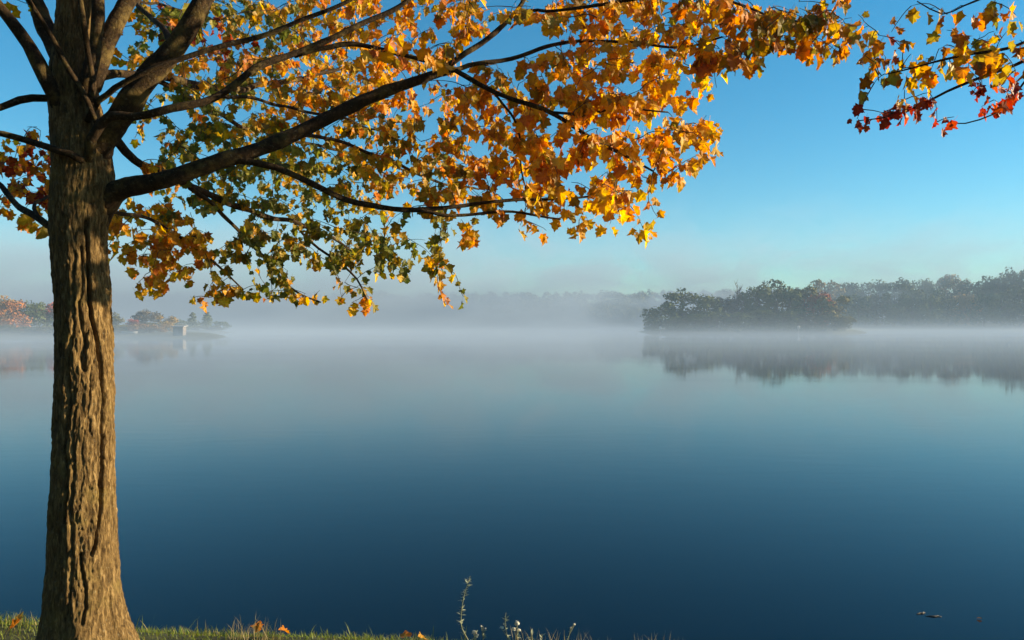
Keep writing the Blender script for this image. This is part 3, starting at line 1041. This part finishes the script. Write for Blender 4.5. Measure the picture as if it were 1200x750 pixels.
# ------------------------------------------------------------------ far trees
def crown_mesh(seed, kind='round', n=1500):
    """unit-height crown made of leaf clumps, about 0..1 in z, radius about 0.42"""
    r = np.random.default_rng(seed)
    lob = []
    nl = 26 if kind != 'pine' else 22
    for i in range(nl):
        if kind == 'pine':
            z = 0.18 + 0.78 * i / nl
            rr = (0.26 * (1.02 - z) + 0.03) * r.uniform(0.7, 1.2)
            a = r.uniform(0, 6.28)
            lob.append((0.7 * rr * math.cos(a), 0.7 * rr * math.sin(a), z, rr, rr * 0.5))
        else:
            z = r.uniform(0.10, 0.86)
            ext = 0.36 * math.sin(math.pi * min(1, z * 0.80 + 0.16)) + 0.02
            a = r.uniform(0, 6.28)
            q = ext * math.sqrt(r.uniform(0.1, 1))
            lob.append((q * math.cos(a), q * math.sin(a), z, r.uniform(0.10, 0.20), r.uniform(0.09, 0.16)))
    V, Fc = [], []
    for k in range(n):
        lx, ly, lz, lr, lh = lob[r.integers(len(lob))]
        d = r.normal(size=3)
        d /= np.linalg.norm(d)
        rad = r.uniform(0.55, 1.06)
        c = np.array([lx + d[0] * lr * rad, ly + d[1] * lr * rad, lz + d[2] * lh * rad])
        s = r.uniform(0.014, 0.034)
        nn = d + r.normal(size=3) * 0.6
        nn /= np.linalg.norm(nn)
        u = np.cross(nn, r.normal(size=3))
        u /= np.linalg.norm(u)
        v = np.cross(nn, u)
        b = len(V)
        V += [c + u * s, c + v * s * r.uniform(.5, 1.1), c - u * s * r.uniform(.6, 1.1), c - v * s]
        Fc.append((b, b + 1, b + 2, b + 3))
    V = np.array(V)
    V[:, 2] = np.maximum(V[:, 2], 0.015)
    me = bpy.data.meshes.new('crown')
    me.from_pydata([tuple(map(float, q)) for q in V], [], Fc)
    return me


def trunk_mesh(seed, bare=False):
    r = random.Random(seed)
    b = MB()
    b.tube([(0, 0, -0.08), (0.01, 0, 0.2), (-0.01, 0.01, 0.5), (0.01, 0, 0.85 if not bare else 0.97)], [0.026, 0.020, 0.013, 0.004], 7)
    for k in range(9 if not bare else 26):
        z = r.uniform(0.18, 0.7) if not bare else r.uniform(0.22, 0.9)
        a = r.uniform(0, 6.28)
        ln = r.uniform(0.15, 0.30) * (1.2 - z * 0.7)
        p0 = np.array([0, 0, z])
        p1 = p0 + np.array([math.cos(a) * ln * .5, math.sin(a) * ln * .5, ln * 0.4])
        p2 = p0 + np.array([math.cos(a) * ln, math.sin(a) * ln, ln * 1.0])
        b.tube([p0, p1, p2], [0.011, 0.007, 0.002], 5)
        if bare:
            for q in range(3):
                e = p1 + np.array([r.uniform(-.1, .1), r.uniform(-.1, .1), r.uniform(.05, .16)])
                b.tube([p1, e], [0.005, 0.0015], 4)
    me = bpy.data.meshes.new('trunk')
    me.from_pydata([tuple(map(float, q)) for q in b.v], [], b.f)
    me.materials.append(M_FARBARK)
    return me


CM = {}
TM = [trunk_mesh(40 + i) for i in range(4)]
BARE = [trunk_mesh(60 + i, True) for i in range(2)]


def crown_for(kind, colour, var):
    key = (kind, colour, var)
    if key not in CM:
        base = CM.get((kind, None, var))
        if base is None:
            base = crown_mesh(300 + var * 7 + (50 if kind == 'pine' else 0), kind, 2600)
            CM[(kind, None, var)] = base
        me = base.copy()
        me.materials.append(CROWN[colour])
        CM[key] = me
    return CM[key]


tree_i = [0]


def far_tree(name, px, top, wpx, Y, colour, label, group=None, kind='round', base=None):
    X = (px - 600) / F * Y
    gz = max(ground_h(X, Y), WATER - 0.3)
    h = CZ - (top - HOR) / F * Y - gz
    wd = wpx / F * Y
    o = thing(name, (X, Y, gz), label, 'tree', group)
    k = tree_i[0] = tree_i[0] + 1
    rot = (k * 2.399) % 6.283
    if kind != 'bare':
        c = link('crown', crown_for(kind, colour, k % 6), o)
        c.scale = (wd / 0.80, wd / 0.80, h)
        c.rotation_euler = (0, 0, rot)
        t = link('trunk', TM[k % 4], o)
    else:
        t = link('trunk', BARE[k % 2], o)
    t.scale = (h * 0.8, h * 0.8, h)
    t.rotation_euler = (0, 0, rot + 1)
    return o


def shrub(px, top, wpx, Y, colour, label, group=None):
    o = far_tree('shrub', px, top, wpx, Y, colour, label, group)
    o['category'] = 'shrub'
    return o


# promontory across the lake
GR = 'trees standing on the wooded promontory'
for px, top, wd, Y, c, lab in [
    (774, 352, 40, 266, 'green', 'low spreading tree at the very tip of the misty promontory'),
    (800, 337, 50, 272, 'green', 'rounded dark green tree second from the tip of the promontory'),
    (826, 343, 44, 270, 'green', None),
    (848, 344, 42, 276, 'grey', 'thin greyish tree between dark trees on the promontory'),
    (872, 339, 42, 278, 'green', None),
    (890, 333, 44, 274, 'green', None),
    (911, 321, 46, 284, 'olive', 'tallest tree of the promontory, its airy crown standing above the others'),
    (926, 336, 40, 272, 'green', None),
    (942, 333, 46, 276, 'olive', None),
    (962, 338, 36, 272, 'orange', 'orange-tinged tree beside the pale yellow-green tree on the promontory'),
    (978, 343, 44, 268, 'yellow', 'pale yellow-green tree at the inner end of the near promontory clump'),
]:
    far_tree('lakeside_tree', px, top, wd, Y, c, lab or 'dark green round-crowned tree in the middle of the promontory', GR)
far_tree('bare_tree', 864, 331, 20, 280, 'grey', 'bare leafless treetop poking up between the promontory trees', None, 'bare')
GS = 'shrubs along the promontory shore'
for px, top, wd, Y, c in [(764, 372, 22, 263, 'green'), (790, 370, 30, 262, 'green'), (815, 366, 34, 262, 'green'), (840, 362, 36, 264, 'green'), (866, 364, 36, 262, 'green'), (892, 362, 36, 264, 'green'), (918, 362, 36, 263, 'green'), (944, 364, 34, 263, 'olive'), (968, 368, 30, 263, 'olive'), (990, 368, 24, 264, 'yellow')]:
    shrub(px, top, wd, Y, c, 'low shrub at the waterline of the wooded promontory' if c == 'green' else 'pale low shrub at the waterline near the yellow-green tree', GS)
GB = 'trees of the wooded shore behind the promontory'
for k, (px, top, c) in enumerate([(966, 323, 'gold'), (990, 329, 'green'), (1010, 326, 'green'), (1034, 326, 'green'), (1056, 325, 'green'), (1078, 323, 'green'), (1098, 321, 'green'), (1118, 319, 'gold'), (1136, 322, 'olive'), (1154, 323, 'green'), (1172, 320, 'green'), (1194, 309, 'olive'), (1222, 305, 'green'), (1250, 312, 'green'), (1290, 318, 'green')]):
    lab = {'gold': 'golden-topped tree standing up from the dark wood behind the promontory', 'olive': 'olive-brown tree in the wooded shore behind the promontory', 'green': 'dark green tree in the wooded shore behind the promontory'}[c]
    far_tree('shore_tree', px, top, 42, 430 + (k * 37) % 29, c, lab, GB)
for k, px in enumerate(range(985, 1330, 21)):
    c = ('green', 'green', 'olive', 'green', 'green', 'green', 'olive', 'gold')[k % 8]
    lab = {'green': 'low dark green tree in the front rank of the wooded shore behind the promontory', 'olive': 'low olive tree in the front rank of the wooded shore behind the promontory', 'gold': 'low gold tree in the front rank of the wooded shore behind the promontory'}[c]
    far_tree('shore_tree', px, 345 - (k * 13) % 11, 36, 398 + (k * 7) % 17, c, lab, 'front rank of the wooded shore')

# left shore, on both sides of the maple trunk
for nm, px, top, wd, Y, c, kind, lab in [
    ('shore_tree', -22, 340, 50, 190, 'gold', 'round', 'gold tree at the far end of the left shore'),
    ('shore_tree', 4, 346, 34, 196, 'gold', 'round', 'yellowish tree behind the red-topped tree on the left shore'),
    ('shore_tree', 14, 350, 38, 182, 'orange', 'round', 'bright orange and red tree on the left shore beside the dark green one'),
    ('shore_tree', 43, 350, 34, 186, 'green', 'round', 'dark green tree on the left shore beside the orange one'),
    ('shore_tree', 63, 351, 32, 190, 'red', 'round', 'dull red tree on the left shore half hidden by the maple trunk'),
    ('shore_tree', 92, 354, 40, 190, 'green', 'round', 'green tree on the left shore behind the maple trunk'),
    ('shore_tree', 122, 362, 34, 192, 'olive', 'round', 'olive tree on the left shore emerging from behind the maple trunk'),
    ('shore_tree', 139, 371, 18, 184, 'yellow', 'round', 'pale yellowish small tree on the left shore right beside the maple trunk'),
    ('shore_tree', 156, 373, 16, 184, 'red', 'round', 'small pinkish red tree on the left shore'),
    ('shore_tree', 172, 361, 34, 196, 'grey', 'round', 'tall thin grey-leaved tree on the left shore'),
    ('shore_tree', 194, 368, 26, 184, 'gold', 'round', 'golden brown tree beside the small pale hut'),
    ('pine_tree', 226, 365, 22, 250, 'green', 'pine', 'dark misty evergreen just beyond the pale hut'),
    ('pine_tree', 243, 365, 22, 256, 'green', 'pine', 'dark misty evergreen farther along the shore past the hut'),
    ('shore_tree', 212, 374, 30, 240, 'green', 'round', 'low dark green tree behind the pale hut'),
    ('shore_tree', 258, 376, 26, 262, 'green', 'round', 'faint low tree at the end of the shore beyond the hut'),
]:
    far_tree(nm, px, top, wd, Y, c, lab, 'trees on the left shore', kind)
for px, top, wd, Y, c, lab in [(0, 380, 34, 178, 'olive', None), (28, 382, 30, 177, 'green', None), (52, 382, 30, 177, 'olive', None), (78, 382, 30, 177, 'green', None), (108, 382, 30, 178, 'green', None), (140, 380, 22, 178, 'yellow', 'pale yellow shrub on the left shore beside the maple trunk'), (165, 378, 30, 179, 'gold', 'golden shrub on the left shore below the grey-leaved tree'), (186, 379, 26, 179, 'gold', 'golden shrub on the left shore below the golden brown tree')]:
    shrub(px, top, wd, Y, c, lab or 'low shrub lining the left shore left of the hut', 'shrubs on the left shore')

for px, top, wd, Y, c in [(128, 378, 28, 189, 'olive'), (150, 380, 26, 191, 'olive'), (176, 377, 30, 190, 'olive'), (202, 379, 26, 200, 'olive'), (226, 381, 26, 246, 'olive'), (246, 381, 26, 250, 'olive')]:
    shrub(px, top, wd, Y, c, 'olive undergrowth shrub below the trees near the pale hut', 'shrubs on the left shore')

# distant wooded hillside, read as one faded mass
r = np.random.default_rng(77)
hv, hf = [], []
for k in range(1500):
    Y = 605 + 200 * r.random() ** 1.2
    X = r.uniform(-430, 330)
    gz = ground_h(X, Y)
    if gz < WATER:
        continue
    R0, H0 = r.uniform(4, 7), r.uniform(9, 15)
    for q in range(46):
        d = r.normal(size=3)
        d /= np.linalg.norm(d)
        d[2] = abs(d[2]) * 1.1 - 0.25
        c = np.array([X, Y, gz + H0 * 0.55]) + d * np.array([R0, R0, H0 * 0.5]) * r.uniform(.7, 1.05)
        s = r.uniform(0.7, 1.6)
        u = np.cross(d, r.normal(size=3))
        u /= np.linalg.norm(u)
        v = np.cross(d, u)
        v /= np.linalg.norm(v) + 1e-6
        b = len(hv)
        hv += [c + u * s, c + v * s, c - u * s, c - v * s * .8]
        hf.append((b, b + 1, b + 2, b + 3))
o = mesh_obj('distant_wood', hv, hf, CROWN['olive'])
o['kind'] = 'stuff'
tag(o, 'faded wooded hillside far across the lake behind the mist', 'wood')

# unseen wood added behind and left of the viewer: it keeps half the sky off the shaded sides
r = np.random.default_rng(78)
hv, hf = [], []
for k in range(170):
    if k < 105:
        X, Y = r.uniform(-30, 13), r.uniform(-17, -8)
    else:
        X, Y = r.uniform(-27, -13), r.uniform(-10, 3.0)
    gz = ground_h(X, Y)
    R0, H0 = r.uniform(1.6, 2.8), r.uniform(7, 12)
    for q in range(90):
        d = r.normal(size=3)
        d /= np.linalg.norm(d)
        c = np.array([X, Y, gz + H0 * 0.53]) + d * np.array([R0, R0, H0 * 0.5]) * r.uniform(.7, 1.05)
        s_ = r.uniform(0.25, 0.6)
        u = np.cross(d, r.normal(size=3))
        u /= np.linalg.norm(u)
        v = np.cross(d, u)
        b = len(hv)
        hv += [c + u * s_, c + v * s_, c - u * s_, c - v * s_ * .8]
        hf.append((b, b + 1, b + 2, b + 3))
o = mesh_obj('sky_block_wood', hv, hf, CROWN['green'])
o['kind'] = 'stuff'
tag(o, 'unseen wood added to block sky light', 'wood')


# ------------------------------------------------------------------ hut and small white things on the far shores
def hut():
    Y = 172.0
    c = at(210.5, 394, Y)
    gz = max(ground_h(c[0], Y), WATER + 0.15)
    o = thing('hut', (c[0], Y, gz), 'small pale hut with flat roof at the water on the left shore', 'hut')
    w_, h_ = 1.15, 1.75
    wl = MB()
    wl.box((-w_ + .05, -0.9, -0.4), (w_ - .05, 0.9, h_))
    wall = wl.build('wall', M_HUT, o)
    rf = MB()
    rf.add([(-w_ - .25, -1.2, h_ + .02), (w_ + .25, -1.2, h_ + .02), (w_ + .25, 1.2, h_ + .22), (-w_ - .25, 1.2, h_ + .22), (-w_ - .25, -1.2, h_ + .18), (w_ + .25, -1.2, h_ + .18), (w_ + .25, 1.2, h_ + .40), (-w_ - .25, 1.2, h_ + .40)],
           [(3, 2, 1, 0), (4, 5, 6, 7), (0, 1, 5, 4), (1, 2, 6, 5), (2, 3, 7, 6), (3, 0, 4, 7)])
    rf.build('roof', M_ROOF, o)
    d = MB()
    d.box((-0.75, -0.96, 0.0), (0.0, -0.905, 1.45))
    dr = d.build('door', M_DOOR, o)
    hd = MB()
    hd.box((-0.12, -0.99, 0.7), (-0.06, -0.963, 0.82))
    hd.build('handle', M_WHITE, dr)
    return o


hut()


def boat(px, py, Y, label):
    c = at(px, py, Y)
    o = thing('rowing_boat', (c[0], Y, max(ground_h(c[0], Y), WATER) + 0.02), label, 'boat')
    L_ = 1.9
    V, Fc = [], []
    n = 13
    for i in range(n):
        t = -1 + 2 * i / (n - 1)
        bw = 0.62 * (1 - abs(t) ** 2.6) + 0.02
        sh = 0.12 * t * t
        V += [(t * L_, -bw, 0.48 + sh), (t * L_ * .93, -bw * .62, 0.05), (t * L_ * .93, bw * .62, 0.05), (t * L_, bw, 0.48 + sh), (t * L_ * .9, bw * .85, 0.42 + sh), (t * L_ * .86, 0, 0.14), (t * L_ * .9, -bw * .85, 0.42 + sh)]
    for i in range(n - 1):
        for k in range(7):
            Fc.append((i * 7 + k, i * 7 + (k + 1) % 7, (i + 1) * 7 + (k + 1) % 7, (i + 1) * 7 + k))
    mesh_obj('hull', V, Fc, M_WHITE, o)
    for x in (-0.8, 0.5):
        s = MB()
        s.box((x - .12, -0.5, 0.34), (x + .12, 0.5, 0.38))
        s.build('seat', M_DOOR, o)
    return o


boat(152, 392, 176, 'small white boat lying on the left shore between trunk and hut')


def marker(px, py, Y, label, hh):
    c = at(px, py, Y)
    o = thing('marker_post', (c[0], Y, WATER), label, 'post')
    b = MB()
    b.tube([(0, 0, -1.6), (0, 0, hh)], [0.12, 0.10], 10)
    b.build('post', M_DOOR, o, True)
    b = MB()
    b.tube([(0, 0, hh), (0, 0, hh + .15), (0, 0, hh + .85), (0, 0, hh + 1.0)], [0.2, 0.46, 0.46, 0.15], 12)
    b.build('board', M_WHITE, o, True)
    return o


marker(774, 384, 258, 'small white marker on a post at the tip of the promontory', 1.3)
marker(936, 384, 259, 'small white marker on a post below the tall promontory tree', 1.5)


# ------------------------------------------------------------------ foreground: grass, weeds, fallen leaves
def grass():
    r = np.random.default_rng(21)
    V, Fc, Cc = [], [], []

    def blade(x, y, z, h, wd, lean, az, col):
        b = len(V)
        dx, dy = math.cos(az), math.sin(az)
        sx, sy = -dy * wd, dx * wd
        for i, t in enumerate((0, .4, .75)):
            k = 1 - t * 0.55
            ox, oy = dx * lean * h * t * t, dy * lean * h * t * t
            zz_ = z + h * t * (1 - 0.25 * lean * t)
            V.append((x + ox - sx * k, y + oy - sy * k, zz_))
            V.append((x + ox + sx * k, y + oy + sy * k, zz_))
        V.append((x + dx * lean * h, y + dy * lean * h, z + h * (1 - .25 * lean)))
        Fc.extend([(b, b + 1, b + 3, b + 2), (b + 2, b + 3, b + 5, b + 4), (b + 4, b + 5, b + 6)])
        Cc.extend([col] * 7)
    for k in range(46000):
        x = r.uniform(-5.0, 4.0)
        e = edge_y(x)
        d = r.random() ** 1.6
        y = e + 0.32 - d * 1.7
        if (x - tree_x) ** 2 + (y - TY) ** 2 < 0.06:
            continue
        z = ground_h(x, y)
        pn = nz(x * 2.0, y * 2.0, 0, 3) + 0.5 * nz(x * 7, y * 7, 0, 5)
        dry = sst(-0.15, 0.55, pn + 0.30 * sst(-1.5, 1.5, x) - 0.15)
        u = r.random()
        green = np.array([0.13, 0.18, 0.030]) * r.uniform(.7, 1.35)
        straw = np.array([0.34, 0.27, 0.09]) * r.uniform(.7, 1.25)
        col = straw if u < 0.04 + 0.16 * dry else green + np.array([0.06, 0.04, 0]) * r.random()
        h = r.uniform(.022, .055) * (1.3 if x < -2.3 else 1.0) * (1 + 0.5 * pn)
        if r.random() < 0.02:
            h *= 2.2
        blade(x, y, z - .01, max(.02, h), r.uniform(.0012, .0026), r.uniform(.1, 1.0), r.uniform(0, 6.28), tuple(col))
    # dry stalks on the right of the bank
    for k in range(330):
        px = r.choice([r.uniform(690, 950), r.uniform(745, 800), r.uniform(270, 330), r.uniform(600, 700)])
        Y = 3.82 + r.uniform(-.12, .15)
        x = (px - 600) / F * Y
        blade(x, Y, ground_h(x, Y) - .01, r.uniform(.06, .17), r.uniform(.001, .002), r.uniform(.05, .6), r.uniform(0, 6.28), (0.30, 0.24, 0.11))
    for px, hh in [(1083, .17), (1060, .12), (930, .14), (901, .15), (905, .12)]:
        x = (px - 600) / F * 3.85
        blade(x, 3.85, ground_h(x, 3.85) - .01, hh, .0016, .25, r.uniform(2, 4), (0.45, 0.38, 0.22))
    o = mesh_obj('grass', V, Fc, M_GRASS, None, False, Cc)
    o['kind'] = 'stuff'
    tag(o, 'short green and straw coloured grass along the bank edge', 'grass')


grass()


def weed(ctrl, Y, label, flowers, seed, leafn=30, lsize=.016):
    r = random.Random(seed)
    b0 = at(ctrl[0][0], ctrl[0][1], Y)
    gz = ground_h(b0[0], Y)
    org = np.array([b0[0], Y, gz])
    o = thing('flowering_weed', org, label, 'weed', 'weeds on the bank edge')
    P = [np.array([0, 0, -.02])] + [at(px, py, Y) - org for px, py in ctrl]
    P[1][2] = max(0.01, P[1][2])
    c = catmull([(*q, 0) for q in P], .012)[:, :3]
    m = len(c)
    st = MB()
    st.tube(c, np.linspace(.0032, .0012, m), 6)
    st.build('stem', M_STEM, o, True)
    lf = MB()
    for k in range(leafn):
        i = int(r.uniform(.08, .98) * (m - 1))
        a = r.uniform(0, 6.28)
        d = np.array([math.cos(a), math.sin(a), r.uniform(-.2, .7)])
        s = lsize * r.uniform(.6, 1.4)
        q = c[i] + d * s * .25
        side = np.cross(d, [0, 0, 1.0]) * s * .22
        lf.add([c[i], q + side + d * s * .4, q + d * s * 1.1, q - side + d * s * .4 + np.array([0, 0, .003])], [(0, 1, 2), (0, 2, 3)])
    f_ = lf.build('foliage', M_WEED, o)
    f_['kind'] = 'stuff'
    for px, py, rp in flowers:
        q = at(px, py, Y + r.uniform(-.02, .02)) - org
        j = int(np.argmin(np.linalg.norm(c - q, axis=1)))
        j = max(0, j - 4)
        st = MB()
        st.tube([c[j], (c[j] + q) / 2 + np.array([0, 0, -.004]), q], [.0014, .0012, .001], 5)
        st.build('flower_stalk', M_STEM, o, True)
        fl = MB()
        rad = rp / F * Y
        for k in range(26):
            d = np.array([r.gauss(0, 1), r.gauss(0, 1), abs(r.gauss(0, .8))])
            d /= np.linalg.norm(d)
            e = q + d * rad * r.uniform(.5, 1)
            s = rad * .34
            u = np.cross(d, [r.random(), r.random(), r.random()])
            u /= np.linalg.norm(u)
            v = np.cross(d, u)
            fl.add([e + u * s, e + v * s, e - u * s, e - v * s, q], [(0, 1, 2, 3), (0, 1, 4), (2, 3, 4)])
        fl.build('flower', M_FLOWER, o)
    return o


weed([(549, 752), (541, 735), (541, 715), (544, 698), (548, 684), (551, 675)], 3.95, 'tall slender pale weed with tiny leaves rising from the bank edge', [], 1, 90, .017)
weed([(556, 752), (557, 745), (557, 741)], 3.92, 'short weed with a white blossom beside the tall slender weed', [(556, 742, 4), (559, 746, 3)], 2, 14)
weed([(566, 752), (566, 743), (566, 734)], 3.92, 'short leafy twin-stemmed weed right of the white blossom', [(564, 734, 1.4), (569, 737, 1.4)], 3, 22, .012)
weed([(596, 754), (593, 740), (592, 726), (593, 718)], 3.93, 'middle-sized weed with a spire top on the bank edge', [(588, 736, 2.6)], 4, 44, .014)
weed([(606, 754), (606, 740), (606, 733)], 3.93, 'weed topped with a cluster of whitish blossoms', [(606, 731, 4), (602, 738, 3), (608, 739, 2.6)], 5, 22)
weed([(624, 756), (624, 748), (623, 744)], 3.9, 'low broad-leaved weed sprouting beside the blossoming weeds', [], 6, 22, .022)
weed([(634, 756), (635, 748), (635, 743)], 3.9, 'low pale weed between the broad-leaved weed and the arching one', [], 7, 20, .018)
weed([(664, 756), (667, 744), (670, 736), (673, 731)], 3.9, 'arching weed with a few small pale buds', [(673, 732, 1.8), (669, 736, 1.4)], 8, 26, .013)


def fallen(px, py, Y, ck, lab, seed, size=.06, z=None):
    r = random.Random(seed)
    x = (px - 600) / F * Y
    o = link('fallen_leaf', leaf_mesh(ck, r.randrange(4), r.randrange(9)))
    o.location = (x, Y, (ground_h(x, Y) + .028) if z is None else z)
    o.rotation_euler = (r.uniform(-.5, .5) + (0.5 if z is None else 0), r.uniform(-.4, .4) if z is None else 0, r.uniform(0, 6.28))
    if z is not None:
        o.rotation_euler[0] = 0
    o.scale = (size,) * 3
    tag(o, lab, 'leaf', 'fallen leaves')


for px, py, Y, ck, lab in [
    (13, 742, 3.98, 'orange', 'orange fallen leaf in the grass left of the maple trunk'),
    (24, 722, 4.1, 'brown', 'brown fallen leaf in the grass behind the orange one, left of the trunk'),
    (336, 746, 3.93, 'orange', 'bright orange fallen leaf on the lawn right of the trunk'),
    (303, 741, 3.98, 'brown', 'brown fallen leaf beside the bright orange one on the lawn'),
    (470, 744, 3.92, 'brown', 'rusty fallen leaf in the grass before the tall weed'),
    (498, 747, 3.9, 'orange', 'orange fallen leaf in the grass just left of the tall weed'),
    (650, 747, 3.86, 'red', 'red fallen leaf between the weeds and the dry grass'),
    (697, 746, 3.86, 'orange', 'orange fallen leaf standing at the foot of the dry grass'),
    (762, 748, 3.84, 'orange', 'orange fallen leaf among the dry grass stalks'),
]:
    fallen(px, py, Y, ck, lab, int(px))


def stick(px, py, ln, ang, lab, seed):
    r = random.Random(seed)
    Y = (CZ - WATER) * F / (py - HOR)
    x = (px - 600) / F * Y
    o = thing('driftwood_stick', (x, Y, WATER), lab, 'stick', 'driftwood off the bank')
    b = MB()
    d = np.array([math.cos(ang), math.sin(ang), 0])
    pts = [d * ln * (t - .5) + np.array([0, r.uniform(-.01, .01), .001 + .004 * math.sin(t * 3)]) for t in np.linspace(0, 1, 9)]
    b.tube(pts, [.002, .005, .007, .008, .008, .007, .006, .005, .002], 8)
    b.build('stem', M_WOODD, o, True)
    s = MB()
    s.tube([pts[5], pts[5] + d * .04 + np.array([0, .03, .002])], [.004, .002], 6)
    s.build('side_twig', M_WOODD, o, True)


stick(1079, 719, .12, .3, 'short pale stick floating off the bank beside the longer one', 3)
stick(1094, 722.5, .16, -.2, 'longer pale stick floating off the bank', 4)
Yf = 3.0 * F / (726 - HOR)
fallen(1150, 726, Yf, 'brown', 'brown leaf floating on the dark water beyond the floating sticks', 77, .045, WATER + .012)
